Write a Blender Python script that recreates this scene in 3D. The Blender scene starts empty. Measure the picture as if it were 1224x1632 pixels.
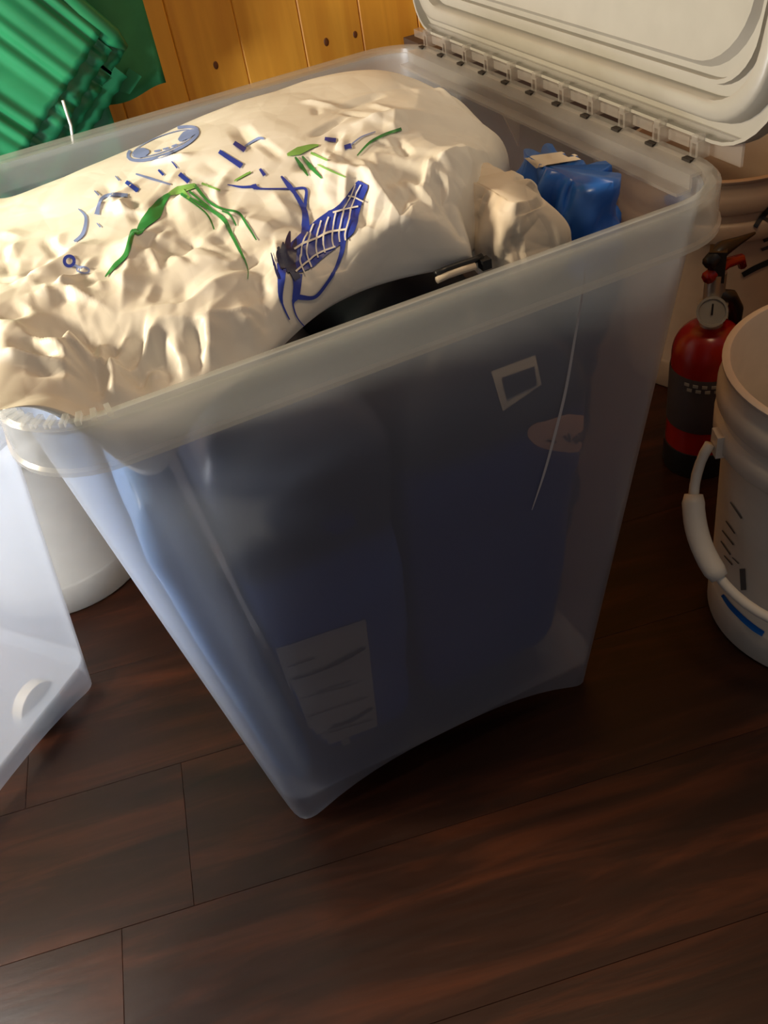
import bpy, bmesh, math, random
import numpy as np
from mathutils import Vector, Matrix
from mathutils.bvhtree import BVHTree

# ------------------------------------------------------------------ camera, world, light
scene = bpy.context.scene
COL = scene.collection
FPX, IW, IH = 1455.66, 1224.0, 1632.0
CAM = Vector((-0.21701, -0.80754, 0.93953))
CR = Vector((0.8978, -0.41644, -0.14333))
CU = Vector((0.37562, 0.55411, 0.74288))
CF = Vector((0.22994, 0.72079, -0.6539))
cd = bpy.data.cameras.new('camera')
cam = bpy.data.objects.new('camera', cd)
COL.objects.link(cam)
cd.sensor_fit = 'VERTICAL'
cd.sensor_height = 24.0
cd.lens = 24.0 * FPX / IH
cd.clip_start = 0.01
m = Matrix((CR, CU, -CF)).transposed().to_4x4()
m.translation = CAM
cam.matrix_world = m
scene.camera = cam

w = bpy.data.worlds.new('world')
scene.world = w
w.use_nodes = True
w.node_tree.nodes['Background'].inputs[0].default_value = (0.92, 0.93, 1.0, 1)
w.node_tree.nodes['Background'].inputs[1].default_value = 0.105

def area(name, loc, target, size, power, color):
    l = bpy.data.lights.new(name, 'AREA')
    l.shape = 'DISK'
    l.size = size
    l.energy = power
    l.color = color
    o = bpy.data.objects.new(name, l)
    COL.objects.link(o)
    o.location = loc
    o.rotation_euler = (Vector(target) - Vector(loc)).to_track_quat('-Z', 'Y').to_euler()
    return o

area('floor_lamp_light', (-0.95, 0.12, 1.02), (0.0, 0.15, 0.55), 0.20, 18.0, (1.0, 0.83, 0.57))
area('added_cool_light', (-0.90, -0.06, 0.66), (-0.35, 0.2, 0.2), 0.22, 11.0, (0.93, 0.95, 1.0))  # unseen cool light, set close at left to brighten the second bin
area('ceiling_lamp_light', (0.25, -0.45, 2.45), (0.1, -0.1, 0.0), 0.45, 8.5, (1.0, 0.70, 0.40))

vs = scene.view_settings
vs.view_transform = 'Standard'
vs.look = 'None'
vs.exposure = 0.0
vs.gamma = 1.0
vs.use_curve_mapping = False
try:
    scene.cycles.transparent_max_bounces = 40
except Exception:
    pass

# ------------------------------------------------------------------ materials
def mat(name):
    mt = bpy.data.materials.new(name)
    mt.use_nodes = True
    nt = mt.node_tree
    return mt, nt, nt.nodes['Principled BSDF']

def node(nt, kind, **kw):
    n = nt.nodes.new(kind)
    for k, v in kw.items():
        if k.startswith('i_'):
            key = k[2:]
            key = int(key) if key.isdigit() else key.replace('_', ' ')
            n.inputs[key].default_value = v
        else:
            setattr(n, k, v)
    return n

def simple(name, color, rough=0.5, metal=0.0, var=0.12, scale=30.0, bump=0.0, spec=0.5, trans=0.0):
    mt, nt, b = mat(name)
    tc = node(nt, 'ShaderNodeTexCoord')
    nz = node(nt, 'ShaderNodeTexNoise', i_Scale=scale, i_Detail=4.0)
    nt.links.new(tc.outputs['Object'], nz.inputs['Vector'])
    cr = node(nt, 'ShaderNodeValToRGB')
    cr.color_ramp.elements[0].position = 0.3
    cr.color_ramp.elements[1].position = 0.7
    cr.color_ramp.elements[0].color = tuple(c * (1 - var) for c in color) + (1,)
    cr.color_ramp.elements[1].color = tuple(min(1, c * (1 + var)) for c in color) + (1,)
    nt.links.new(nz.outputs['Fac'], cr.inputs['Fac'])
    nt.links.new(cr.outputs['Color'], b.inputs['Base Color'])
    b.inputs['Roughness'].default_value = rough
    b.inputs['Metallic'].default_value = metal
    b.inputs['Specular IOR Level'].default_value = spec
    if bump:
        bp = node(nt, 'ShaderNodeBump', i_Strength=bump, i_Distance=0.002)
        nt.links.new(nz.outputs['Fac'], bp.inputs['Height'])
        nt.links.new(bp.outputs['Normal'], b.inputs['Normal'])
    if trans:
        tr = node(nt, 'ShaderNodeBsdfTranslucent')
        nt.links.new(cr.outputs['Color'], tr.inputs['Color'])
        mx = node(nt, 'ShaderNodeMixShader', i_0=trans)
        out = nt.nodes['Material Output']
        nt.links.new(b.outputs[0], mx.inputs[1])
        nt.links.new(tr.outputs[0], mx.inputs[2])
        nt.links.new(mx.outputs[0], out.inputs['Surface'])
    return mt

def plastic(name, milky, tint=(0.80, 0.86, 1.0), blur=0.14, rough=0.28, scat=0.85):
    """cloudy clear polypropylene: see-through with a milky scatter and a soft gloss"""
    mt = bpy.data.materials.new(name)
    mt.use_nodes = True
    nt = mt.node_tree
    nt.nodes.clear()
    out = node(nt, 'ShaderNodeOutputMaterial')
    tr = node(nt, 'ShaderNodeBsdfTransparent')
    tr.inputs[0].default_value = (0.97, 0.97, 0.97, 1)
    rf = node(nt, 'ShaderNodeBsdfRefraction', i_Roughness=0.42, i_IOR=1.02)
    rf.inputs[0].default_value = (0.95, 0.95, 0.97, 1)
    m1 = node(nt, 'ShaderNodeMixShader', i_0=blur)
    nt.links.new(tr.outputs[0], m1.inputs[1])
    nt.links.new(rf.outputs[0], m1.inputs[2])
    df = node(nt, 'ShaderNodeBsdfDiffuse')
    tl = node(nt, 'ShaderNodeBsdfTranslucent')
    c = tuple(scat * k for k in tint) + (1,)
    df.inputs[0].default_value = c
    tl.inputs[0].default_value = c
    m2 = node(nt, 'ShaderNodeMixShader', i_0=0.5)
    nt.links.new(df.outputs[0], m2.inputs[1])
    nt.links.new(tl.outputs[0], m2.inputs[2])
    tc = node(nt, 'ShaderNodeTexCoord')
    nz = node(nt, 'ShaderNodeTexNoise', i_Scale=7.0, i_Detail=3.0)
    nt.links.new(tc.outputs['Object'], nz.inputs['Vector'])
    mr = node(nt, 'ShaderNodeMapRange')
    mr.inputs[3].default_value = milky * 0.85
    mr.inputs[4].default_value = milky * 1.15
    nt.links.new(nz.outputs['Fac'], mr.inputs[0])
    m3 = node(nt, 'ShaderNodeMixShader')
    nt.links.new(mr.outputs[0], m3.inputs[0])
    nt.links.new(m1.outputs[0], m3.inputs[1])
    nt.links.new(m2.outputs[0], m3.inputs[2])
    gl = node(nt, 'ShaderNodeBsdfGlossy', i_Roughness=rough)
    lw = node(nt, 'ShaderNodeLayerWeight', i_Blend=0.5)
    pw = node(nt, 'ShaderNodeMath', operation='POWER')
    pw.inputs[1].default_value = 5.0
    nt.links.new(lw.outputs['Facing'], pw.inputs[0])
    fr = node(nt, 'ShaderNodeMath', operation='MULTIPLY_ADD')
    fr.inputs[1].default_value = 0.5
    fr.inputs[2].default_value = 0.03
    nt.links.new(pw.outputs[0], fr.inputs[0])
    m4 = node(nt, 'ShaderNodeMixShader')
    nt.links.new(fr.outputs[0], m4.inputs[0])
    nt.links.new(m3.outputs[0], m4.inputs[1])
    nt.links.new(gl.outputs[0], m4.inputs[2])
    nt.links.new(m4.outputs[0], out.inputs['Surface'])
    return mt

def floor_mat():
    mt, nt, b = mat('floor_laminate')
    tc = node(nt, 'ShaderNodeTexCoord')
    oi = node(nt, 'ShaderNodeObjectInfo')
    mp = node(nt, 'ShaderNodeMapping')
    mp.inputs['Scale'].default_value = (2.0, 15.0, 1.0)
    cb = node(nt, 'ShaderNodeCombineXYZ')
    mul = node(nt, 'ShaderNodeMath', operation='MULTIPLY')
    mul.inputs[1].default_value = 17.0
    nt.links.new(oi.outputs['Random'], mul.inputs[0])
    nt.links.new(mul.outputs[0], cb.inputs[0])
    nt.links.new(mul.outputs[0], cb.inputs[2])
    nt.links.new(cb.outputs[0], mp.inputs['Location'])
    nt.links.new(tc.outputs['Object'], mp.inputs['Vector'])
    n1 = node(nt, 'ShaderNodeTexNoise', i_Scale=1.6, i_Detail=5.0, i_Roughness=0.6, i_Distortion=0.8)
    nt.links.new(mp.outputs[0], n1.inputs['Vector'])
    cr = node(nt, 'ShaderNodeValToRGB')
    el = cr.color_ramp.elements
    el[0].position = 0.25
    el[0].color = (0.011, 0.004, 0.002, 1)
    el[1].position = 0.85
    el[1].color = (0.105, 0.025, 0.007, 1)
    e = el.new(0.48); e.color = (0.023, 0.0068, 0.0028, 1)
    e = el.new(0.66); e.color = (0.052, 0.0135, 0.0045, 1)
    nt.links.new(n1.outputs['Fac'], cr.inputs['Fac'])
    nt.links.new(cr.outputs[0], b.inputs['Base Color'])
    n2 = node(nt, 'ShaderNodeTexNoise', i_Scale=9.0, i_Detail=3.0)
    nt.links.new(mp.outputs[0], n2.inputs['Vector'])
    mr = node(nt, 'ShaderNodeMapRange')
    mr.inputs[3].default_value = 0.30
    mr.inputs[4].default_value = 0.46
    nt.links.new(n2.outputs['Fac'], mr.inputs[0])
    nt.links.new(mr.outputs[0], b.inputs['Roughness'])
    b.inputs['Specular IOR Level'].default_value = 0.28
    bp = node(nt, 'ShaderNodeBump', i_Strength=0.12, i_Distance=0.001)
    nt.links.new(n2.outputs['Fac'], bp.inputs['Height'])
    nt.links.new(bp.outputs[0], b.inputs['Normal'])
    return mt

def pine_mat():
    mt, nt, b = mat('varnished_pine')
    tc = node(nt, 'ShaderNodeTexCoord')
    oi = node(nt, 'ShaderNodeObjectInfo')
    cb = node(nt, 'ShaderNodeCombineXYZ')
    mul = node(nt, 'ShaderNodeMath', operation='MULTIPLY')
    mul.inputs[1].default_value = 9.0
    nt.links.new(oi.outputs['Random'], mul.inputs[0])
    nt.links.new(mul.outputs[0], cb.inputs[0])
    mp = node(nt, 'ShaderNodeMapping')
    mp.inputs['Scale'].default_value = (28.0, 28.0, 1.6)
    nt.links.new(cb.outputs[0], mp.inputs['Location'])
    nt.links.new(tc.outputs['Object'], mp.inputs['Vector'])
    n1 = node(nt, 'ShaderNodeTexNoise', i_Scale=1.2, i_Detail=4.0, i_Distortion=1.0)
    nt.links.new(mp.outputs[0], n1.inputs['Vector'])
    cr = node(nt, 'ShaderNodeValToRGB')
    el = cr.color_ramp.elements
    el[0].position = 0.3
    el[0].color = (0.74, 0.30, 0.030, 1)
    el[1].position = 0.7
    el[1].color = (0.96, 0.47, 0.055, 1)
    nt.links.new(n1.outputs['Fac'], cr.inputs['Fac'])
    nt.links.new(cr.outputs[0], b.inputs['Base Color'])
    b.inputs['Roughness'].default_value = 0.38
    return mt

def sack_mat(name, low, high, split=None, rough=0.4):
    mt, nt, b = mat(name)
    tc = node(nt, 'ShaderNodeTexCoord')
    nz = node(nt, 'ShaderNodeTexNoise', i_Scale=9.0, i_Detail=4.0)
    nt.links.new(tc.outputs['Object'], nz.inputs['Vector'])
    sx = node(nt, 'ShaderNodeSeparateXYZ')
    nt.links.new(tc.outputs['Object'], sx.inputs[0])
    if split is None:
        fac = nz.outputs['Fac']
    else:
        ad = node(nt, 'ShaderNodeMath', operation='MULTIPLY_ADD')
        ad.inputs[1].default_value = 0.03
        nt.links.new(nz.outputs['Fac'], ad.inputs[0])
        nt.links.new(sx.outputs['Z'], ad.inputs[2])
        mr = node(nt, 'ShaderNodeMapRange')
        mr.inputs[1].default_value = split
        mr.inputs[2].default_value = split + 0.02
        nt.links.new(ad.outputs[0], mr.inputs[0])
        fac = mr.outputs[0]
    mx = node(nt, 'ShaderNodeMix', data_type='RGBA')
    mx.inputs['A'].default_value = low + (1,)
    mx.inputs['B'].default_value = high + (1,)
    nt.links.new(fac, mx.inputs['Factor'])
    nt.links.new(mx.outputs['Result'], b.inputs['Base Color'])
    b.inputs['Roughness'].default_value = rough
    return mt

def bag_mat():
    mt, nt, b = mat('white_woven_bag')
    tc = node(nt, 'ShaderNodeTexCoord')
    vo = node(nt, 'ShaderNodeTexVoronoi', feature='DISTANCE_TO_EDGE', i_Scale=26.0)
    nt.links.new(tc.outputs['Object'], vo.inputs['Vector'])
    nz = node(nt, 'ShaderNodeTexNoise', i_Scale=16.0, i_Detail=3.0)
    nt.links.new(tc.outputs['Object'], nz.inputs['Vector'])
    cr = node(nt, 'ShaderNodeValToRGB')
    el = cr.color_ramp.elements
    el[0].position = 0.3
    el[0].color = (0.72, 0.68, 0.62, 1)
    el[1].position = 0.7
    el[1].color = (0.82, 0.79, 0.73, 1)
    nt.links.new(nz.outputs['Fac'], cr.inputs['Fac'])
    nt.links.new(cr.outputs[0], b.inputs['Base Color'])
    b.inputs['Roughness'].default_value = 0.42
    ad = node(nt, 'ShaderNodeMath', operation='ADD')
    nt.links.new(vo.outputs['Distance'], ad.inputs[0])
    nt.links.new(nz.outputs['Fac'], ad.inputs[1])
    bp = node(nt, 'ShaderNodeBump', i_Strength=0.25, i_Distance=0.004)
    nt.links.new(ad.outputs[0], bp.inputs['Height'])
    nt.links.new(bp.outputs[0], b.inputs['Normal'])
    return mt

M = {}
M['floor'] = floor_mat()
M['gap'] = simple('dark_underlay', (0.020, 0.009, 0.005), 0.8)
M['pine'] = pine_mat()
M['knot'] = simple('pine_knot', (0.16, 0.05, 0.012), 0.5)
M['bin'] = plastic('cloudy_plastic', 0.27, tint=(0.78, 0.86, 1.0))
M['rim'] = plastic('cloudy_rim_plastic', 0.24, tint=(0.92, 0.93, 0.90), rough=0.22)
M['ledge'] = plastic('cloudy_ledge_plastic', 0.22, tint=(0.95, 0.90, 0.86), rough=0.25)
M['lid'] = simple('milky_lid_plastic', (0.47, 0.445, 0.40), 0.35, var=0.04, trans=0.25)
M['streak'] = simple('pale_streak_plastic', (0.8, 0.78, 0.74), 0.4, var=0.03)
M['slot'] = simple('dark_slot', (0.015, 0.010, 0.008), 0.6)
M['bag'] = bag_mat()
M['blue_ink'] = simple('blue_ink', (0.020, 0.045, 0.36), 0.4, var=0.25)
M['faint_ink'] = simple('worn_blue_ink', (0.20, 0.26, 0.52), 0.4, var=0.25)
M['dark_ink'] = simple('dark_blue_ink', (0.008, 0.010, 0.07), 0.4, var=0.25)
M['green_ink'] = simple('green_ink', (0.030, 0.22, 0.050), 0.4, var=0.25)
M['faint_green'] = simple('pale_green_ink', (0.20, 0.42, 0.10), 0.4, var=0.25)
M['white_ink'] = simple('white_ink', (0.74, 0.70, 0.66), 0.4, var=0.04)
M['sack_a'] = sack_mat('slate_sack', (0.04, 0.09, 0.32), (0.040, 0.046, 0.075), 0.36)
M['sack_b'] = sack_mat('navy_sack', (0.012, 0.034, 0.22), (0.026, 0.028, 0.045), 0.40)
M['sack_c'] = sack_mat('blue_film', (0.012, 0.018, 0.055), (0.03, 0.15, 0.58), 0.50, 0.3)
M['lightblue'] = sack_mat('light_blue_film', (0.16, 0.30, 0.60), (0.24, 0.40, 0.68), None, 0.35)
M['cream'] = simple('cream_paper', (0.66, 0.56, 0.44), 0.6, var=0.06)
M['black'] = simple('black_plastic', (0.012, 0.012, 0.013), 0.4)
M['label'] = simple('printed_label_paper', (0.52, 0.46, 0.38), 0.6, var=0.05)
M['label_dark'] = simple('dark_label_print', (0.05, 0.04, 0.045), 0.6)
M['peach'] = simple('peach_sticker', (0.80, 0.44, 0.27), 0.5, var=0.05)
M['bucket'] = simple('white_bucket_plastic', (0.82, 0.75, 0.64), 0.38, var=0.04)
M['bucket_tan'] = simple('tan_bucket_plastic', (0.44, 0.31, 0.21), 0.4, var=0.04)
M['bucket_white'] = simple('bright_white_plastic', (0.88, 0.87, 0.83), 0.38, var=0.02, trans=0.4)
M['blue_stripe'] = simple('blue_stripe_paint', (0.010, 0.16, 0.62), 0.35, var=0.08)
M['grey_print'] = simple('grey_print', (0.16, 0.15, 0.14), 0.5)
M['red'] = simple('red_enamel', (0.28, 0.007, 0.005), 0.25, var=0.05)
M['metal'] = simple('dull_metal', (0.5, 0.47, 0.42), 0.35, metal=0.8)
M['gauge'] = simple('gauge_face', (0.30, 0.28, 0.24), 0.4)
M['green'] = simple('green_nylon', (0.020, 0.215, 0.090), 0.34, var=0.18, scale=12.0, trans=0.15)
M['green_dark'] = simple('green_cloth', (0.03, 0.21, 0.075), 0.6, var=0.15)
M['cord'] = simple('white_cord', (0.75, 0.75, 0.72), 0.5)

# ------------------------------------------------------------------ helpers
def tag(o, label=None, cat=None, group=None, kind=None):
    if label: o['label'] = label
    if cat: o['category'] = cat
    if group: o['group'] = group
    if kind: o['kind'] = kind
    return o

def empty(name, loc, label=None, cat=None, group=None):
    o = bpy.data.objects.new(name, None)
    o.empty_display_size = 0.05
    COL.objects.link(o)
    o.location = loc
    return tag(o, label, cat, group)

WORLD = {}
def origin(o):
    p = Vector((0, 0, 0))
    while o is not None:
        p += o.location
        o = o.parent
    return p

def mesh(name, verts, faces, material, parent=None, smooth=True, loc=None):
    """verts in world coordinates; the object sits at loc (default: its parent's origin)"""
    po = origin(parent) if parent is not None else Vector((0, 0, 0))
    base = Vector(loc) if loc is not None else po
    me = bpy.data.meshes.new(name)
    me.from_pydata([tuple(Vector(v) - base) for v in verts], [], faces)
    me.update()
    bm = bmesh.new()
    bm.from_mesh(me)
    bmesh.ops.recalc_face_normals(bm, faces=bm.faces)
    bm.to_mesh(me)
    bm.free()
    if smooth:
        me.polygons.foreach_set('use_smooth', [True] * len(me.polygons))
    me.materials.append(material)
    o = bpy.data.objects.new(name, me)
    COL.objects.link(o)
    o.location = base - po
    if parent is not None:
        o.parent = parent
    return o

def sharp(o, deg=35):
    """keep crisp edges on a smooth-shaded mesh"""
    me = o.data
    bm = bmesh.new()
    bm.from_mesh(me)
    a = math.radians(deg)
    for e in bm.edges:
        if len(e.link_faces) == 2 and e.calc_face_angle(0) > a:
            e.smooth = False
    bm.to_mesh(me)
    bm.free()
    return o

class MB:
    def __init__(s): s.v = []; s.f = []
    def add(s, v, f):
        n = len(s.v)
        s.v += [Vector(q) for q in v]
        s.f += [tuple(i + n for i in q) for q in f]
        return s
    def box(s, c, h, R=None):
        c = Vector(c)
        vs_ = []
        for k in range(8):
            d = Vector((h[0] * (1 if k & 1 else -1), h[1] * (1 if k & 2 else -1), h[2] * (1 if k & 4 else -1)))
            vs_.append(c + (R @ d if R is not None else d))
        return s.add(vs_, [(0, 2, 3, 1), (4, 5, 7, 6), (0, 1, 5, 4), (2, 6, 7, 3), (0, 4, 6, 2), (1, 3, 7, 5)])
    def tube(s, pts, rad, n=10, cap=True):
        pts = [Vector(q) for q in pts]
        rings = []
        up = Vector((0.13, 0.21, 0.97)).normalized()
        for i, q in enumerate(pts):
            d = (pts[min(i + 1, len(pts) - 1)] - pts[max(i - 1, 0)]).normalized()
            sx = d.cross(up)
            if sx.length < 1e-3: sx = d.cross(Vector((1, 0, 0)))
            sx.normalize()
            sy = sx.cross(d)
            r = rad[i] if isinstance(rad, (list, tuple)) else rad
            rings.append([q + (sx * math.cos(t) + sy * math.sin(t)) * r for t in [2 * math.pi * k / n for k in range(n)]])
        return s.loft(rings, cap0=cap, cap1=cap)
    def loft(s, rings, cap0=False, cap1=False, closed=False):
        n = len(rings[0])
        v = [q for r in rings for q in r]
        f = []
        R_ = len(rings)
        for i in range(R_ if closed else R_ - 1):
            j = (i + 1) % R_
            for k in range(n):
                l = (k + 1) % n
                f.append((i * n + k, i * n + l, j * n + l, j * n + k))
        if cap0: f.append(tuple(reversed(range(n))))
        if cap1: f.append(tuple((R_ - 1) * n + k for k in range(n)))
        return s.add(v, f)
    def lathe(s, c, prof, n=48, a0=0.0, a1=None):
        rings = []
        for r, z in prof:
            rings.append([Vector((c[0] + r * math.cos(2 * math.pi * k / n), c[1] + r * math.sin(2 * math.pi * k / n), c[2] + z)) for k in range(n)])
        return s.loft(rings)
    def build(s, name, material, parent=None, smooth=True, loc=None, crisp=None):
        o = mesh(name, s.v, s.f, material, parent, smooth, loc)
        if crisp: sharp(o, crisp)
        return o

def pixdir(x, y):
    return (CF + CR * ((x - IW / 2) / FPX) - CU * ((y - IH / 2) / FPX)).normalized()

def bvh_of(o):
    me = o.data
    mw = Matrix.Translation(origin(o))
    return BVHTree.FromPolygons([mw @ v.co for v in me.vertices], [tuple(p.vertices) for p in me.polygons])

def resample(pts, step):
    """smooth curve through the points"""
    P = [np.array(q, float) for q in pts]
    out = []
    for i in range(len(P) - 1):
        p0, p1, p2, p3 = P[max(i - 1, 0)], P[i], P[i + 1], P[min(i + 2, len(P) - 1)]
        n = max(1, int(math.hypot(*(p2[:2] - p1[:2])) / step))
        for k in range(n):
            t = k / n
            q = 0.5 * (2 * p1 + (p2 - p0) * t + (2 * p0 - 5 * p1 + 4 * p2 - p3) * t * t + (3 * p1 - p0 - 3 * p2 + p3) * t ** 3)
            q[2] = p1[2] + (p2[2] - p1[2]) * t
            out.append(q)
    out.append(P[-1])
    return out

def ribbon(mb, bvh, pts, off=0.0006, step=3.0):
    """a printed stroke that lies on the surface it is printed on; pts = (x, y, width) seen from the camera position"""
    P = resample(pts, step)
    nx = max(1, int(max(q[2] for q in P) / 4.0))
    rows = []
    for i, q in enumerate(P):
        d = P[min(i + 1, len(P) - 1)][:2] - P[max(i - 1, 0)][:2]
        L = math.hypot(*d) or 1.0
        nrm = np.array([-d[1], d[0]]) / L
        row = []
        for k in range(nx + 1):
            t = k / nx - 0.5
            x, y = q[:2] + nrm * q[2] * t
            dr = pixdir(x, y)
            h, no, _, dist = bvh.ray_cast(CAM, dr)
            if h is None:
                row.append(None)
            else:
                if no.dot(dr) > 0: no = -no
                row.append(h + no * off - dr * off)
        rows.append(row)
    base = len(mb.v)
    idx = {}
    for i, r in enumerate(rows):
        for k, q in enumerate(r):
            if q is not None:
                idx[(i, k)] = len(mb.v)
                mb.v.append(q)
    for i in range(len(rows) - 1):
        for k in range(nx):
            key = [(i, k), (i, k + 1), (i + 1, k + 1), (i + 1, k)]
            if all(t in idx for t in key):
                qs = [mb.v[idx[t]] for t in key]
                if max((qs[0] - qs[2]).length, (qs[1] - qs[3]).length) < 0.03:
                    mb.f.append(tuple(idx[t] for t in key))

def prints(name, target, bvh, strokes, material, parent, off=0.0006, each=False):
    if each:
        for s in strokes: prints(name, target, bvh, [s], material, parent, off)
        return
    mb = MB()
    for s in strokes: ribbon(mb, bvh, s, off)
    return mb.build(name, material, parent)

def rr(hx, hy, r, nc=7, ns=10):
    """rounded rectangle, counter-clockwise"""
    pts = []
    cs = [(hx - r, hy - r, 0), (-hx + r, hy - r, 90), (-hx + r, -hy + r, 180), (hx - r, -hy + r, 270)]
    for i, (cx, cy, a0) in enumerate(cs):
        for k in range(nc + 1):
            t = math.radians(a0 + 90.0 * k / nc)
            pts.append((cx + r * math.cos(t), cy + r * math.sin(t)))
        n = cs[(i + 1) % 4]
        t = math.radians(a0 + 90)
        e0 = pts[-1]
        t2 = math.radians(n[2])
        e1 = (n[0] + r * math.cos(t2), n[1] + r * math.sin(t2))
        for k in range(1, ns):
            pts.append((e0[0] + (e1[0] - e0[0]) * k / ns, e0[1] + (e1[1] - e0[1]) * k / ns))
    return pts

def crumple(P, seed, cell, amp, slope=1.0, quad=1.4):
    """faceted folds: upper envelope of randomly tilted sheets; P is (n, 2)"""
    rng = np.random.RandomState(seed)
    lo, hi = P.min(0) - cell, P.max(0) + cell
    nx, ny = np.maximum(1, ((hi - lo) / cell).astype(int)) + 1
    gx, gy = np.meshgrid(np.arange(nx), np.arange(ny))
    C = np.stack([gx.ravel(), gy.ravel()], 1) * cell + lo + rng.uniform(-.45, .45, (nx * ny, 2)) * cell
    G = rng.normal(0, slope, (len(C), 2))
    O = rng.uniform(-.4, .4, len(C))
    best = np.full(len(P), -1e9)
    for c, g, o in zip(C, G, O):
        d = (P - c) / cell
        q = (d * g).sum(1) + o - quad * (d ** 2).sum(1)
        best = np.maximum(best, q)
    return amp * (best - best.mean())

# ------------------------------------------------------------------ setting: floor, walls
FA = math.radians(-10.7)
fx, fy = Vector((math.cos(FA), math.sin(FA), 0)), Vector((-math.sin(FA), math.cos(FA), 0))
mb = MB()
mb.box((0.2, 0.0, -0.02), (2.4, 2.4, 0.006))
fl = mb.build('floor', M['gap'], None, False)
tag(fl, 'dark red-brown glossy laminate floor of long planks', None, None, 'structure')
pl_w, pl_l = 0.19, 1.22
pm = MB()
hw, hl, bv = pl_w / 2 - 0.0001, pl_l / 2 - 0.0001, 0.0004
ring = lambda ax, ay, z: [Vector((-ax, -ay, z)), Vector((ax, -ay, z)), Vector((ax, ay, z)), Vector((-ax, ay, z))]
pm.loft([ring(hl, hw, -0.013), ring(hl, hw, -bv), ring(hl - bv, hw - bv, 0.0)], cap0=True, cap1=True)
plank0 = pm.build('plank', M['floor'], None, False)
plank0.rotation_euler.z = FA
# the joint seen at lower left sets the phase of rows and butt ends
J = Vector((-0.335, -0.242, 0))
jx, jy = J.dot(fx), J.dot(fy)
first = True
random.seed(4)
for r in range(-7, 9):
    offs = 0.0 if r == 0 else random.uniform(0.2, 1.0)
    for k in range(-2, 3):
        cx_ = jx + pl_l / 2 + (k + offs) * pl_l
        cy_ = jy + pl_w / 2 + r * pl_w
        pos = fx * cx_ + fy * cy_
        if abs(pos.x) > 2.0 or abs(pos.y) > 1.9: continue
        o = plank0 if first else plank0.copy()
        if not first: COL.objects.link(o)
        first = False
        o.location = pos
        o.rotation_euler.z = FA
        o.parent = fl

WY = 0.60
mb = MB(); mb.box((0.2, WY + 0.022, 1.2), (1.9, 0.006, 1.2))
wb = mb.build('wall_back', M['gap'], None, False)
tag(wb, 'varnished orange pine board wall behind the storage bins', None, None, 'structure')
bm_ = MB()
bw = 0.094
bm_.loft([[Vector((x, y, z)) for x, y in ((-bw / 2 + 0.0003, 0.016), (-bw / 2 + 0.0003, 0.0016), (-bw / 2 + 0.002, 0.0), (bw / 2 - 0.002, 0.0), (bw / 2 - 0.0003, 0.0016), (bw / 2 - 0.0003, 0.016))] for z in (-1.2, 1.2)], cap0=True, cap1=True)
board0 = bm_.build('board', M['pine'], None, False)
boards = []
for k in range(-16, 21):
    o = board0 if not boards else board0.copy()
    if boards: COL.objects.link(o)
    o.location = (0.295 + (k - 3) * bw, WY, 1.2)
    o.parent = wb
    boards.append(o)
for px_, py_, rad in ((520, 67, 0.0042), (566, 55, 0.0036), (344, 104, 0.0040)):
    d = pixdir(px_, py_); t = (WY - CAM.y) / d.y; q = CAM + d * t
    bo = min(boards, key=lambda s: abs(s.location.x - q.x))
    kb = MB()
    kb.loft([[Vector((q.x + rad * s * math.cos(t2), WY - dz, q.z + 1.5 * rad * s * math.sin(t2))) for t2 in [2 * math.pi * i / 14 for i in range(14)]] for s, dz in ((1.0, -0.001), (0.9, 0.0005), (0.5, 0.0009))], cap0=True, cap1=True)
    kb.build('knot', M['knot'], bo)

mb = MB(); mb.box((1.42, -0.2, 1.2), (0.006, 0.8, 1.2))
wr = mb.build('wall_right', M['gap'], None, False)
tag(wr, 'dark pine board wall at the far right', None, None, 'structure')
for k in range(16):
    o = board0.copy(); COL.objects.link(o)
    o.location = (1.398, 0.53 - k * bw, 1.2)
    o.rotation_euler.z = math.radians(-90)
    o.parent = wr

# ------------------------------------------------------------------ clear storage bins
BA, BB, BT, BH = 0.2844, 0.2968, 0.0714, 0.6387
EDGE = 0.012

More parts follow.
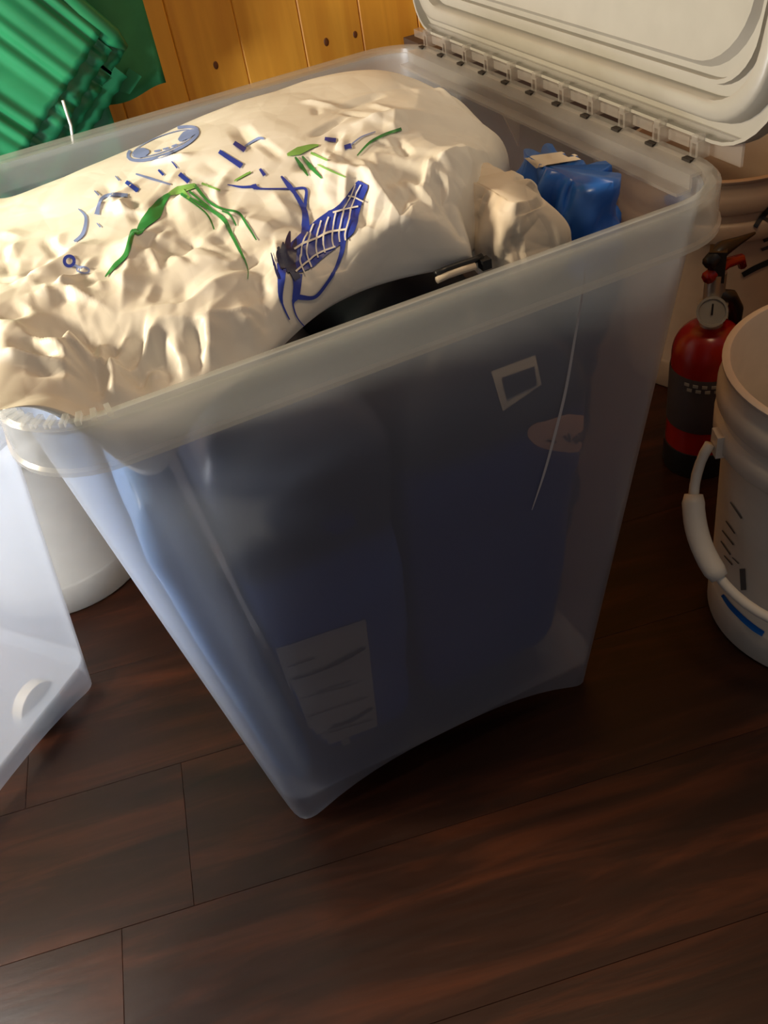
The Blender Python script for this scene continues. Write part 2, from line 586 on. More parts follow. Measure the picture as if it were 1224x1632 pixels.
def make_bin(label, X, a, b, taper, H, place, group=None, base_z=0.05, arch=0.0455):
    root = empty('storage_bin', X, label, 'storage bin', group)
    k = taper / H
    TH = 0.0026
    def half(z): return a - EDGE - k * (H - z), b - EDGE - k * (H - z)
    rad = lambda z: 0.032 + 0.022 * z / H
    NC, NS = 7, 14
    def ring_at(z, inset=0.0, dz=None):
        hx, hy = half(z)
        pts = rr(hx - inset, hy - inset, rad(z) - inset, NC, NS)
        return [place(x, y, z if dz is None else dz(x, y, hx, hy)) for x, y in pts]
    def lift(x, y, hx, hy):
        u = abs(x) / hx if abs(abs(y) - hy) < abs(abs(x) - hx) else abs(y) / hy
        u = min(1.0, u / 0.94)
        return arch * (1 - u ** 2.6)
    zs = [0.055, 0.12, 0.2, 0.3, 0.4, 0.5, H - 0.03, H - 0.006]
    rings = [ring_at(0.0, 0, lift)] + [ring_at(z) for z in zs]
    rings += [ring_at(z, TH) for z in reversed(zs[1:])] + [ring_at(base_z + 0.004, TH)]
    body = MB()
    body.loft(rings, cap1=True)
    body.loft([ring_at(base_z, TH), ring_at(0.0, TH, lift), rings[0]], cap0=True)
    body.build('body', M['bin'], root, True, crisp=40)
    # rim: rolled lip with a downward skirt and a bead
    prof = [(-0.0135, H - 0.012), (-0.012, H - 0.002), (-0.009, H), (-0.003, H), (0.0, H - 0.003), (0.0, H - 0.032), (0.0025, H - 0.034), (0.0025, H - 0.0375), (-0.003, H - 0.0375), (-0.0035, H - 0.006), (-0.0085, H - 0.006), (-0.0095, H - 0.012)]
    mbr = MB()
    mbr.loft([[place(x, y, z) for x, y in rr(a + o_, b + o_, 0.066 + o_, 9, 6)] for o_, z in prof], closed=True)
    mbr.build('rim', M['rim'], root, True, crisp=40)
    return root

ident = lambda x, y, z: Vector((x, y, z))
BIN = make_bin('tall clear cloudy plastic storage bin packed with bags, hinged lid standing open', (0, 0, 0), BA, BB, BT, BH, ident)

# hinge ledge, gussets, corner ribs, pale streak
mb = MB()
lx0, lx1, lz = BA - 0.040, BA - 0.006, BH - 0.002
ys = [-BB + 0.05 + (2 * BB - 0.10) * k / 20 for k in range(21)]
for zz0, zz1, x0, x1 in ((lz - 0.0025, lz, lx0 + 0.012, lx1), (lz - 0.014, lz - 0.0115, lx0, lx0 + 0.014), (lz - 0.0115, lz - 0.0025, lx0 + 0.012, lx0 + 0.0145)):
    mb.box(((x0 + x1) / 2, 0, (zz0 + zz1) / 2), ((x1 - x0) / 2, BB - 0.045, (zz1 - zz0) / 2))
mb.build('hinge_ledge', M['ledge'], BIN, False)
for y in (0.155, 0.02, -0.135):
    g = MB()
    t = 0.0016
    A = [(lx0 + 0.002, lz - 0.012), (BA - 0.016, lz - 0.012), (BA - 0.019, lz - 0.055)]
    v = [Vector((x, y + s * t, z)) for s in (-1, 1) for x, z in A]
    g.add(v, [(0, 1, 2), (5, 4, 3), (0, 3, 4, 1), (1, 4, 5, 2), (2, 5, 3, 0)])
    g.build('gusset', M['ledge'], BIN, False)
for i in range(9):
    t = math.radians(180 + 20 + i * 9)
    cx_, cy_ = -BA + 0.066, -BB + 0.066
    c = Vector((cx_ + 0.060 * math.cos(t), cy_ + 0.060 * math.sin(t), BH + 0.0008))
    R = Matrix.Rotation(t, 3, 'Z')
    g = MB(); g.box(c, (0.0055, 0.0018, 0.0018), R)
    g.build('corner_rib', M['rim'], BIN, False)
body_obj = [c for c in BIN.children if c.name.startswith('body')][0]
bb = bvh_of(body_obj)
mb = MB()
ribbon(mb, bb, [(932, 425, 1.5), (927, 470, 3), (915, 540, 4), (901, 620, 4.5), (884, 690, 4.5), (866, 755, 3.5), (847, 812, 1)], 0.0008)
mb.build('streak', M['streak'], BIN)  # thin pale ribbon lying on the front wall

# lid: stands nearly upright on the hinge, inner side towards the bin
HX, HZ, LEAN = BA + 0.010, BH + 0.010, math.radians(9)
LT = 0.56
def lidp(s, t, d):
    """s along the hinge, t up the lid, d out of its inner face"""
    return Vector((HX + t * math.sin(LEAN) - d * math.cos(LEAN), s, HZ + t * math.cos(LEAN) + d * math.sin(LEAN)))
def lring(inset, d, r):
    return [lidp(x, y + LT / 2, d) for x, y in rr(BB + 0.004 - inset, LT / 2 - inset, r, 8, 8)]
lid = MB()
lid.loft([lring(0.0, -0.004, 0.06), lring(0.0, 0.010, 0.06), lring(0.0025, 0.010, 0.058), lring(0.003, 0.0, 0.057), lring(0.016, 0.0, 0.05), lring(0.048, 0.0, 0.05), lring(0.052, 0.006, 0.05), lring(0.30 if False else 0.27, 0.006, 0.01)], cap1=True)
lid.loft([lring(0.0, -0.004, 0.06), lring(0.05, -0.004, 0.05), lring(0.27, -0.004, 0.01)], cap1=True)
LID = lid.build('lid', M['lid'], BIN, True, crisp=40)
rg = MB()
rg.loft([lring(0.014, 0.0, 0.05), lring(0.016, 0.012, 0.05), lring(0.019, 0.014, 0.048), lring(0.027, 0.014, 0.044), lring(0.030, 0.012, 0.043), lring(0.0315, 0.0, 0.042)], closed=True)
rg.build('ridge', M['lid'], LID, True, crisp=50)
lip = MB()
lip.loft([lring(0.0385, 0.0, 0.04), lring(0.0395, 0.006, 0.04), lring(0.0425, 0.006, 0.038), lring(0.0435, 0.0, 0.037)], closed=True)
lip.build('seal_lip', M['lid'], LID, True, crisp=50)
fg = MB(); fg.box((HX - 0.0015, 0, HZ - 0.002), (0.0012, BB - 0.03, 0.010)); fg.build('hinge_flange', M['ledge'], LID, False)
def knuckle(y):
    g = MB()
    g.box((HX - 0.010, y - 0.0035, HZ - 0.005), (0.006, 0.0013, 0.007))
    g.box((HX - 0.010, y + 0.0035, HZ - 0.005), (0.006, 0.0013, 0.007))
    g.box((HX - 0.012, y, HZ + 0.003), (0.004, 0.0035, 0.003))
    return g
for i in range(11):
    y = 0.247 - i * 0.0475
    k_ = knuckle(y).build('hinge_knuckle', M['ledge'], LID, False)
    s_ = MB(); s_.box((HX - 0.0205, y, HZ - 0.0112), (0.0028, 0.0050, 0.0012))
    s_.build('hinge_slot', M['slot'], LID, False)
    st = MB(); st.box((HX - 0.008, y + 0.0237, HZ - 0.003), (0.004, 0.013, 0.004))
    st.build('hinge_bar', M['ledge'], LID, False)

# ------------------------------------------------------------------ bags inside the bin
def sack(name, label, z0, z1, b0, b1, seed, amp, material, cell=0.07, cat='bag', pinch=0.16, nz=90, nr=120, rfrac=0.45, top=0.75):
    """standing filled bag. b0, b1 = (x0, x1, y0, y1) at bottom and top"""
    rings_n = 4 * 9 + 4 * 23
    P = []
    zsn = np.linspace(0, 1, nz)
    for t in zsn:
        e = np.array(b0) + (np.array(b1) - np.array(b0)) * t
        # rounded ends
        q = 1.0
        if t < pinch: q = 1 - (1 - t / pinch) ** 2.4 * 0.6
        if t > 1 - pinch: q = 1 - ((t - 1 + pinch) / pinch) ** 2.4 * top
        hx, hy = (e[1] - e[0]) / 2, (e[3] - e[2]) / 2
        cx, cy = (e[1] + e[0]) / 2, (e[3] + e[2]) / 2
        mn = min(hx, hy)
        d = mn * (1 - q)
        r = mn * rfrac
        pts = rr(hx - d, hy - d, max(0.004, min(r, mn - d - 0.001)), 8, 24)
        for x, y in pts: P.append((cx + x, cy + y, z0 + (z1 - z0) * t, x, y))
    P = np.array(P)
    n = len(P) // nz
    s = np.concatenate([[0], np.cumsum(np.hypot(*np.diff(P[:n, 3:5], axis=0).T))])
    S = np.tile(s / s[-1] * 0.8, nz)
    # fold pattern runs over angle and height; blended at the seam
    Q = np.stack([S, P[:, 2]], 1)
    d1 = crumple(Q, seed, cell, amp) + crumple(Q, seed + 1, cell * 0.4, amp * 0.3)
    Q2 = Q.copy(); Q2[:, 0] += 0.8
    d2 = crumple(Q2, seed + 5, cell, amp)
    wgt = np.clip((S / 0.8 - 0.85) / 0.15, 0, 1)
    dd = np.clip(d1 * (1 - wgt) + 0 * d2 + wgt * d1[0], -2 * amp, 1.2 * amp)
    nrm = P[:, 3:5] / (np.hypot(P[:, 3], P[:, 4])[:, None] + 1e-6)
    V = P[:, :3].copy()
    V[:, :2] += nrm * dd[:, None]
    V[:, 2] += np.where(P[:, 2] > z1 - (z1 - z0) * 0.1, 0.4 * dd, 0)
    mbs = MB()
    mbs.loft([[Vector(V[i * n + k]) for k in range(n)] for i in range(nz)], cap0=True, cap1=True)
    c = (V[:, 0].mean(), V[:, 1].mean(), z0)
    root = empty(name, c, label, cat)
    body = mbs.build('bag_body', material, root)
    return root, body

FLOORZ = 0.056
SA, SAb = sack('feed_sack', 'slate blue sack with a pale printed label, pressed against the left of the bin front', FLOORZ, 0.578,
               (-0.144, -0.036, -0.207, 0.06), (-0.184, -0.020, -0.266, 0.08), 11, 0.004, M['sack_a'], rfrac=0.25)
SB, SBb = sack('feed_sack', 'dark navy sack with a peach oval sticker, right half of the bin front', FLOORZ + 0.002, 0.560,
               (-0.020, 0.150, -0.206, 0.06), (-0.012, 0.178, -0.262, 0.08), 23, 0.004, M['sack_b'], pinch=0.2, rfrac=0.22)
SL, SLb = sack('plastic_bag', 'light blue plastic bag squeezed into the left corner of the bin', FLOORZ, 0.52,
               (-0.194, -0.152, -0.206, 0.05), (-0.240, -0.194, -0.250, 0.06), 31, 0.003, M['lightblue'], rfrac=0.75)
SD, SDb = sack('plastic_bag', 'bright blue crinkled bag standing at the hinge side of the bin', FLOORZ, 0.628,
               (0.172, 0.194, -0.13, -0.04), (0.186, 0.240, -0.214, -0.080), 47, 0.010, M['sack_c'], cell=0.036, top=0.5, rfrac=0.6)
SE, SEb = sack('paper_bag', 'cream paper bag end showing between the white bag and the blue bag', 0.566, 0.648,
               (0.100, 0.158, -0.236, -0.112), (0.100, 0.157, -0.242, -0.116), 53, 0.006, M['cream'], pinch=0.45, rfrac=0.6, top=0.55, cell=0.04)

# ------------------------------------------------------------------ big white printed bag on top
NU, NV = 300, 280
uu, vv = np.meshgrid(np.linspace(-1, 1, NU), np.linspace(-1, 1, NV), indexing='ij')
u, v = uu.ravel(), vv.ravel()
# square -> rounded outline, cut back at the front right where the other bags stand
cor_ = np.where((u < 0) & (v < 0), 0.07, 0.16)
su = u * np.sqrt(1 - cor_ * v ** 2)
sv = v * np.sqrt(1 - cor_ * u ** 2)
X = -0.026 + np.where(u < 0, 0.262, 0.234) * su
Y = -0.044 + 0.228 * sv
X = X - np.clip(u, 0, 1) ** 1.5 * 0.105 * np.clip((-0.06 - Y) / 0.15, 0, 1) + np.clip(u, 0, 1) ** 2 * 0.010 * np.clip((Y + 0.04) / 0.05, 0, 1)
Y = Y + 0.072 * np.clip(-v, 0, 1) ** 3 * np.exp(-((X - 0.0) / 0.11) ** 2)
edge = np.maximum(np.abs(u), np.abs(v))
def bump(x, y, cx, cy, sx, sy, h): return h * np.exp(-((x - cx) / sx) ** 2 - ((y - cy) / sy) ** 2)
crest = np.polyfit([-.288, -.26, -.2, -.115, .02, .106, .19, .215], [.656, .659, .663, .671, .686, .684, .672, .662], 4)
yc = 0.03
qf = np.clip((yc - Y) / (yc + 0.268), 0, 1)
qb = np.clip((Y - yc) / (0.182 - yc), 0, 1)
pv = np.where(Y < yc, (1 - qf ** 2.1) ** 0.75, (1 - qb ** 2.4) ** 0.6)
pu = np.clip(1 - np.abs(u) ** 9, 0, 1) ** 0.5
prof = pv * pu * np.clip(1 - np.abs(v) ** 12, 0, 1) ** 0.5
Z0 = 0.600 + 0.050 / (1 + np.exp(-(-0.235 - X) / 0.010)) + bump(X, Y, 0.0, -0.21, 0.12, 0.05, 0.012)
Z = Z0 + (np.polyval(crest, X) - Z0) * prof
F1 = [(i * NV + j, (i + 1) * NV + j, (i + 1) * NV + j + 1, i * NV + j + 1) for i in range(0, NU - 1) for j in range(NV - 1)]
baseV = BVHTree.FromPolygons([Vector(q) for q in zip(X, Y, Z)], F1)
def plan(px_, py_):
    h = baseV.ray_cast(CAM, pixdir(px_, py_))[0]
    return None if h is None else (h.x, h.y)
PQ = np.stack([X, Y], 1)
inner = np.clip((1 - edge) / 0.09, 0, 1)
gather = np.exp(-((X + 0.20) / 0.085) ** 2 - ((Y + 0.20) / 0.075) ** 2)
front = np.clip((-0.05 - Y) / 0.08, 0, 1)
right = np.clip((X - 0.04) / 0.08, 0, 1)
rough_ = np.clip(0.12 + 0.9 * front + 0.55 * right * np.clip((0.06 - Y) / 0.08, 0, 1), 0, 1)
warp = np.stack([0.008 * np.sin(Y * 47 + 1) + 0.004 * np.sin(X * 83), 0.008 * np.sin(X * 41 + 2) + 0.004 * np.sin(Y * 71 + 1)], 1)
PW = PQ + warp
D = crumple(PW, 3, 0.080, 0.0050) * (0.35 + 0.65 * rough_)
D += -crumple(PW + 7.0, 9, 0.045, 0.0042, 1.4, 0.9) * rough_
D += crumple(PW, 14, 0.022, 0.0011, 1.2, 1.2) * rough_
def fold(pts, h, w_, p=1.35):
    """a fold that runs through the given points: sharp ridge (h > 0) or groove (h < 0)"""
    global D
    tot = len(pts) - 1
    best = np.full(len(X), 1e9); tt = np.zeros(len(X))
    for k in range(tot):
        (x0, y0), (x1, y1) = pts[k], pts[k + 1]
        dx, dy = x1 - x0, y1 - y0
        t = np.clip(((X - x0) * dx + (Y - y0) * dy) / (dx * dx + dy * dy + 1e-12), 0, 1)
        d = np.hypot(X - x0 - t * dx, Y - y0 - t * dy)
        m_ = d < best
        best = np.where(m_, d, best); tt = np.where(m_, (k + t) / tot, tt)
    ends = np.clip(np.minimum(tt, 1 - tt) / 0.25, 0, 1) * 0.85 + 0.15
    D += h * np.clip(1 - best / w_, 0, 1) ** p * ends
def pfold(pix, h, w_, p=1.35):
    q = [plan(*k) for k in pix]
    if all(k is not None for k in q): fold(q, h, w_, p)
for pix, h, w_ in (
    ([(196, 516), (212, 416), (218, 372)], 0.009, 0.026), ([(192, 512), (300, 500), (392, 436)], 0.008, 0.024),
    ([(216, 526), (336, 526), (448, 504)], 0.009, 0.022), ([(280, 528), (296, 606)], 0.004, 0.014), ([(344, 524), (338, 586)], 0.005, 0.016),
    ([(404, 516), (410, 566)], 0.006, 0.013), ([(240, 530), (256, 600)], 0.004, 0.014), ([(312, 530), (326, 570)], -0.003, 0.012), ([(262, 534), (264, 590)], -0.003, 0.012),
    ([(60, 482), (104, 472), (192, 512)], 0.010, 0.022), ([(104, 632), (116, 562), (192, 592)], 0.010, 0.018), ([(184, 576), (190, 652)], 0.009, 0.015),
    ([(150, 560), (160, 640)], -0.006, 0.015), ([(40, 560), (80, 530), (140, 540)], -0.008, 0.018), ([(210, 560), (230, 630)], -0.004, 0.013),
    ([(436, 372), (452, 440), (482, 514)], 0.010, 0.018), ([(512, 272), (560, 286), (592, 296), (640, 360), (688, 416)], 0.008, 0.022),
    ([(672, 300), (740, 270), (806, 262)], 0.007, 0.020), ([(800, 262), (790, 330), (780, 396)], 0.007, 0.018), ([(690, 416), (650, 470)], 0.006, 0.016),
    ([(704, 174), (630, 190), (560, 206)], 0.004, 0.016), ([(560, 300), (540, 380), (520, 440)], -0.005, 0.024), ([(640, 440), (600, 470), (560, 500)], 0.006, 0.016),
    ([(330, 350), (380, 400), (400, 440)], -0.005, 0.024), ([(20, 460), (80, 440), (150, 380)], 0.006, 0.022), ([(0, 520), (50, 500)], -0.006, 0.02),
    ([(700, 330), (730, 360), (742, 400)], -0.006, 0.018), ([(620, 280), (690, 300)], -0.004, 0.02), ([(480, 300), (500, 340), (430, 350)], -0.004, 0.02),
    ([(560, 450), (600, 500)], 0.005, 0.014), ([(660, 390), (640, 450)], -0.004, 0.014), ([(345, 165), (352, 200)], 0.003, 0.012), ([(440, 360), (380, 344)], 0.004, 0.02)):
    pfold(pix, h * 1.15, w_)
rng = np.random.RandomState(77)
for k in range(190):
    x, y = rng.uniform(-0.25, 0.19), rng.uniform(-0.26, 0.0)
    if rng.rand() > 0.25 + 0.75 * np.clip((-0.04 - y) / 0.1, 0, 1): continue
    a_ = rng.normal(1.5, 0.7); L = rng.uniform(0.02, 0.06)
    fold([(x, y), (x + L * math.cos(a_), y + L * math.sin(a_))], rng.choice([-1, 1]) * rng.uniform(0.0015, 0.0046), rng.uniform(0.006, 0.013), 1.1)
for k in range(13):
    a_ = math.radians(12 + k * 12); L = rng.uniform(0.035, 0.07)
    x, y = -0.212, -0.232
    fold([(x + 0.012 * math.cos(a_), y + 0.012 * math.sin(a_)), (x + L * math.cos(a_ + 0.1), y + L * math.sin(a_ + 0.1))], (0.007 if k % 2 else -0.007), 0.010)
Z = Z + inner * np.clip(D, -0.022, 0.020)
V = list(zip(X, Y, Z))
n_top = NU * NV
# lower half of the bag
Zb = Z0 - 0.006 * pu * np.clip(1 - np.abs(v) ** 12, 0, 1) - pu * bump(X, Y, -0.205, -0.240, 0.035, 0.04, 0.050)
Vb = list(zip(X, Y, np.where(edge >= 0.9999, Z, Zb)))
F = []
for i in range(NU - 1):
    for j in range(NV - 1):
        a_, b_, c_, d_ = i * NV + j, (i + 1) * NV + j, (i + 1) * NV + j + 1, i * NV + j + 1
        F.append((a_, b_, c_, d_))
        F.append((n_top + d_, n_top + c_, n_top + b_, n_top + a_))
WB = empty('seed_bag', (-0.036, -0.04, 0.59), 'big crumpled white bag printed with blue bird and green leaves, filling the bin top', 'bag')
allv = [Vector(q) for q in V] + [Vector(q) for q in Vb]
wb_o = mesh('bag_body', allv, F, M['bag'], WB)
bmw = bmesh.new(); bmw.from_mesh(wb_o.data)
bmesh.ops.remove_doubles(bmw, verts=bmw.verts, dist=1e-5)
bmesh.ops.recalc_face_normals(bmw, faces=bmw.faces)
bmw.to_mesh(wb_o.data); bmw.free()
WBV = bvh_of(wb_o)

def c2px(strokes, ox, oy, sc):
    return [[(ox + x / sc, oy + y / sc, max(1.2, w_ / sc)) for x, y, w_ in s] for s in strokes]
A1 = lambda s: c2px(s, 340, 190, 3.6)
A2 = lambda s: c2px(s, 60, 180, 3.06)
bird = A1([
    [(430, 850, 60), (460, 830, 130), (510, 780, 190), (580, 715, 190), (660, 650, 195), (735, 590, 190), (780, 520, 125), (815, 450, 95), (855, 380, 75), (862, 366, 60)],
    [(745, 690, 40), (738, 760, 26), (700, 860, 18), (650, 940, 18), (580, 1020, 20), (500, 1022, 30), (470, 1015, 30)],
    [(480, 890, 60), (478, 960, 45), (470, 1020, 40), (455, 1060, 9), (480, 1140, 7), (545, 1215, 5)],
    [(395, 830, 60), (392, 900, 45), (385, 1000, 26), (395, 1060, 10), (415, 1110, 9), (435, 1150, 7)],
    [(520, 690, 40), (530, 610, 48), (520, 520, 30), (470, 430, 22), (435, 385, 30), (390, 330, 10)],
    [(520, 540, 20), (530, 470, 18), (528, 402, 16), (440, 402, 10), (270, 402, 10), (240, 390, 36), (215, 390, 14), (160, 392, 14), (80, 378, 4)],
])
prints('bird_print', wb_o, WBV, bird, M['blue_ink'], WB)
prints('bird_head_print', wb_o, WBV, A1([
    [(440, 648, 8), (425, 730, 40), (430, 800, 60), (445, 880, 50)],
    [(400, 710, 8), (395, 780, 40), (410, 860, 50)], [(372, 735, 8), (378, 790, 30), (400, 850, 30)],
    [(475, 690, 8), (460, 760, 36), (450, 850, 50), (480, 920, 40)],
    [(335, 770, 5), (360, 860, 14), (378, 920, 10)]]), M['dark_ink'], WB, 0.0009)
prints('feather_print', wb_o, WBV, A1([
    [(540, 655, 9), (505, 740, 9), (500, 820, 9), (525, 890, 8)], [(578, 605, 9), (545, 700, 9), (535, 780, 9), (560, 855, 8)],
    [(622, 585, 9), (592, 690, 9), (588, 740, 9), (600, 800, 8)], [(665, 565, 9), (640, 640, 9), (632, 710, 9), (640, 770, 8)],
    [(705, 540, 9), (690, 620, 9), (680, 690, 9), (690, 735, 8)], [(747, 525, 9), (735, 600, 9), (722, 660, 9), (725, 710, 8)],
    [(790, 520, 9), (775, 600, 9), (760, 660, 9), (762, 700, 8)],
    [(815, 375, 8), (785, 450, 8), (740, 530, 8)], [(850, 380, 8), (818, 440, 8), (785, 530, 8)],
    [(465, 750, 11), (520, 715, 11), (600, 685, 11), (660, 655, 11), (765, 635, 11)],
    [(470, 880, 10), (530, 830, 10), (600, 775, 10), (700, 735, 10)],
    [(690, 540, 10), (760, 520, 10), (835, 505, 10)], [(770, 445, 9), (815, 455, 9), (865, 480, 9)]]), M['white_ink'], WB, 0.0012)
prints('leaf_print', wb_o, WBV, A2([
    [(330, 802, 6), (380, 745, 22), (432, 690, 22), (465, 580, 22), (490, 585, 26), (522, 540, 46), (570, 490, 70), (605, 435, 44), (645, 395, 12)],
    [(690, 390, 10), (800, 450, 14), (900, 512, 20), (940, 580, 18), (1000, 700, 11), (1024, 760, 5), (1023, 812, 3)],
    [(765, 352, 16), (830, 430, 14), (900, 470, 11), (980, 490, 11), (1030, 560, 11), (1068, 622, 6)],
    [(700, 400, 8), (820, 490, 8), (862, 572, 6)], [(900, 480, 7), (940, 500, 9), (970, 552, 7)], [(740, 385, 12), (860, 480, 9)]])
    + A1([[(825, 212, 6), (900, 135, 14), (985, 90, 16), (1078, 58, 18)], [(470, 220, 10), (505, 270, 24), (545, 328, 8)], [(510, 215, 10), (560, 275, 26), (625, 342, 7)]]), M['green_ink'], WB, each=True)
prints('pale_leaf_print', wb_o, WBV, A2([[(640, 398, 12), (690, 378, 40), (770, 355, 22)], [(700, 372, 20), (740, 420, 14)], [(800, 345, 12), (890, 380, 7)], [(960, 335, 6), (1040, 290, 10)]])
       + A1([[(425, 208, 14), (490, 185, 46), (560, 160, 26), (605, 152, 8)], [(560, 195, 14), (655, 238, 10)], [(600, 262, 8), (680, 300, 12), (760, 335, 6)], [(125, 352, 6), (200, 312, 12)]]), M['faint_green'], WB, each=True)
def ell(cx, cy, rx, ry, rot, w_, n=26, t0=0, t1=360):
    o_ = []
    for k in range(n + 1):
        t = math.radians(t0 + (t1 - t0) * k / n)
        x, y = rx * math.cos(t), ry * math.sin(t)
        c, s = math.cos(math.radians(rot)), math.sin(math.radians(rot))
        o_.append((cx + c * x - s * y, cy + s * x + c * y, w_))
    return o_
prints('logo_print', wb_o, WBV, A2([ell(612, 152, 182, 54, -21, 15), ell(612, 152, 160, 38, -21, 4)]), M['faint_ink'], WB)
prints('logo_fill_print', wb_o, WBV, A2([[(468, 208, 24), (490, 200, 50), (520, 194, 44), (545, 190, 12)], [(570, 190, 8), (600, 184, 9)], [(612, 180, 7), (640, 172, 8)], [(655, 166, 7), (680, 156, 8)], [(690, 138, 16), (722, 112, 40), (760, 96, 30), (785, 90, 10)]]), M['faint_ink'], WB, each=True)
prints('lettering_print', wb_o, WBV, A2([
    [(432, 338, 18), (490, 382, 24)], [(692, 300, 22), (738, 338, 22)], [(886, 190, 20), (996, 262, 28)], [(958, 148, 20), (1012, 184, 26)],
    [(1085, 275, 12), (1108, 308, 18)], ell(155, 725, 24, 24, 0, 16), [(590, 280, 10), (615, 306, 12)], [(655, 238, 6), (682, 272, 7)]])
    + A1([[(640, 115, 20), (705, 125, 26)], [(752, 165, 26), (792, 155, 30)]]), M['blue_ink'], WB, each=True)
prints('worn_lettering_print', wb_o, WBV, A2([
    [(440, 405, 18), (370, 400, 18), (318, 415, 14), (300, 450, 14), (290, 498, 26)], [(278, 382, 6), (300, 404, 9)],
    [(200, 470, 5), (236, 512, 14), (222, 590, 18), (180, 630, 12)], ell(222, 768, 30, 15, 10, 9), [(175, 742, 16), (215, 760, 8)],
    [(480, 300, 8), (560, 325, 12), (650, 352, 6)], [(1010, 165, 9), (1080, 125, 13), (1104, 130, 9)], [(290, 540, 5), (308, 560, 8)], [(380, 310, 5), (400, 332, 8)]])
    + A1([[(790, 150, 8), (850, 105, 8), (930, 75, 5)]]), M['faint_ink'], WB, each=True)

# prints on the sacks
SAV, SBV = bvh_of(SAb), bvh_of(SBb)
def quadstrip(tl, tr, br, bl, n=10):
    """fill between left and right edges with horizontal ribbons (one wide ribbon from top to bottom)"""
    out = []
    for k in range(n + 1):
        t = k / n
        l = (tl[0] + (bl[0] - tl[0]) * t, tl[1] + (bl[1] - tl[1]) * t)
        r = (tr[0] + (br[0] - tr[0]) * t, tr[1] + (br[1] - tr[1]) * t)
        out.append((l, r))
    return out
def patch(name, bvh, tl, tr, br, bl, material, parent, off, nx=16, ny=20):
    mb_ = MB(); idx = {}
    for i in range(ny + 1):
        for k in range(nx + 1):
            t, s = i / ny, k / nx
            x = (tl[0] * (1 - s) + tr[0] * s) * (1 - t) + (bl[0] * (1 - s) + br[0] * s) * t
            y = (tl[1] * (1 - s) + tr[1] * s) * (1 - t) + (bl[1] * (1 - s) + br[1] * s) * t
            d = pixdir(x, y)
            h, no, _, _ = bvh.ray_cast(CAM, d)
            if h is not None:
                if no.dot(d) > 0: no = -no
                idx[(i, k)] = len(mb_.v); mb_.v.append(h + no * off)
    for i in range(ny):
        for k in range(nx):
            key = [(i, k), (i, k + 1), (i + 1, k + 1), (i + 1, k)]
            if all(q in idx for q in key): mb_.f.append(tuple(idx[q] for q in key))
    return mb_.build(name, material, parent)
lab = patch('label', SAV, (440, 1033), (582, 985), (606, 1198), (512, 1236), M['label'], SA, 0.0012)
tag(lab, 'pale printed label with dark rules')
prints('label_print', SAb, SAV, [[(468, 1080, 3), (510, 1066, 3), (545, 1050, 5), (580, 1030, 4)], [(525, 1158, 2), (560, 1146, 4), (592, 1126, 3)],
       [(460, 1060, 1.5), (500, 1046, 2)], [(505, 1100, 1.2), (560, 1082, 1.2)], [(480, 1110, 1.2), (570, 1086, 1.2)], [(490, 1140, 1.2), (585, 1108, 1.2)], [(500, 1172, 1.2), (590, 1145, 1.2)]], M['label_dark'], SA, 0.0022, each=True)
patch('label_band', SAV, (513, 1208), (598, 1172), (602, 1190), (516, 1228), M['sack_b'], SA, 0.0022, 8, 4)
for n_, pts in (('dark_spot_print', [(505, 775, 20), (535, 768, 34), (562, 755, 24)]), ('dark_spot_print', [(510, 830, 20), (535, 828, 44), (562, 820, 30)])):
    prints(n_, SAb, SAV, [pts], M['sack_b'], SA, 0.0012)
prints('oval_sticker', SBb, SBV, [[(840, 690, 10), (852, 690, 34), (875, 692, 48), (905, 690, 62), (928, 690, 56), (940, 690, 20)]], M['peach'], SB, 0.0012)
prints('sticker_print', SBb, SBV, [[(897, 693, 4), (903, 700, 4)], [(905, 690, 4), (906, 703, 4)], [(911, 700, 4), (918, 695, 4), (916, 706, 4)], [(922, 688, 4), (924, 706, 4)], [(870, 700, 3), (885, 703, 3)]], M['label_dark'], SB, 0.0020, each=True)
patch('label', SBV, (782, 592), (852, 566), (862, 612), (800, 655), M['label'], SB, 0.0012, 8, 8)
patch('label_print', SBV, (798, 602), (850, 584), (854, 612), (806, 636), M['sack_b'], SB, 0.0020, 8, 6)
patch('bottom_label', SBV, (788, 1105), (852, 1078), (852, 1092), (794, 1128), M['label'], SB, 0.0012, 8, 4)

tb = patch('top_band', bvh_of(SDb), (838, 252), (905, 243), (932, 256), (856, 268), M['cream'], SD, 0.0015, 14, 5)
# zip strip of the dark sack, seen under the white bag
zs_ = empty('zip_strip', (0.045, -0.20, 0.59), 'black stitched zip strip poking out under the white bag', 'strip')
def on_z(px_, py_, z):
    d = pixdir(px_, py_); return CAM + d * ((z - CAM.z) / d.z)
P_ = [on_z(x, y, 0.612) for x, y in ((694, 437), (712, 429), (735, 421), (755, 415), (768, 409))]
mb = MB(); mb.tube(P_, 0.0028, 8); mb.build('tape', M['black'], zs_)
mb = MB(); mb.tube([q + Vector((-0.001, -0.004, -0.003)) for q in P_[:4]], 0.0028, 8); mb.build('teeth', M['cream'], zs_)
mb = MB(); mb.box(P_[4] + Vector((0, -0.004, -0.004)), (0.004, 0.004, 0.004)); mb.build('slider', M['black'], zs_, False)

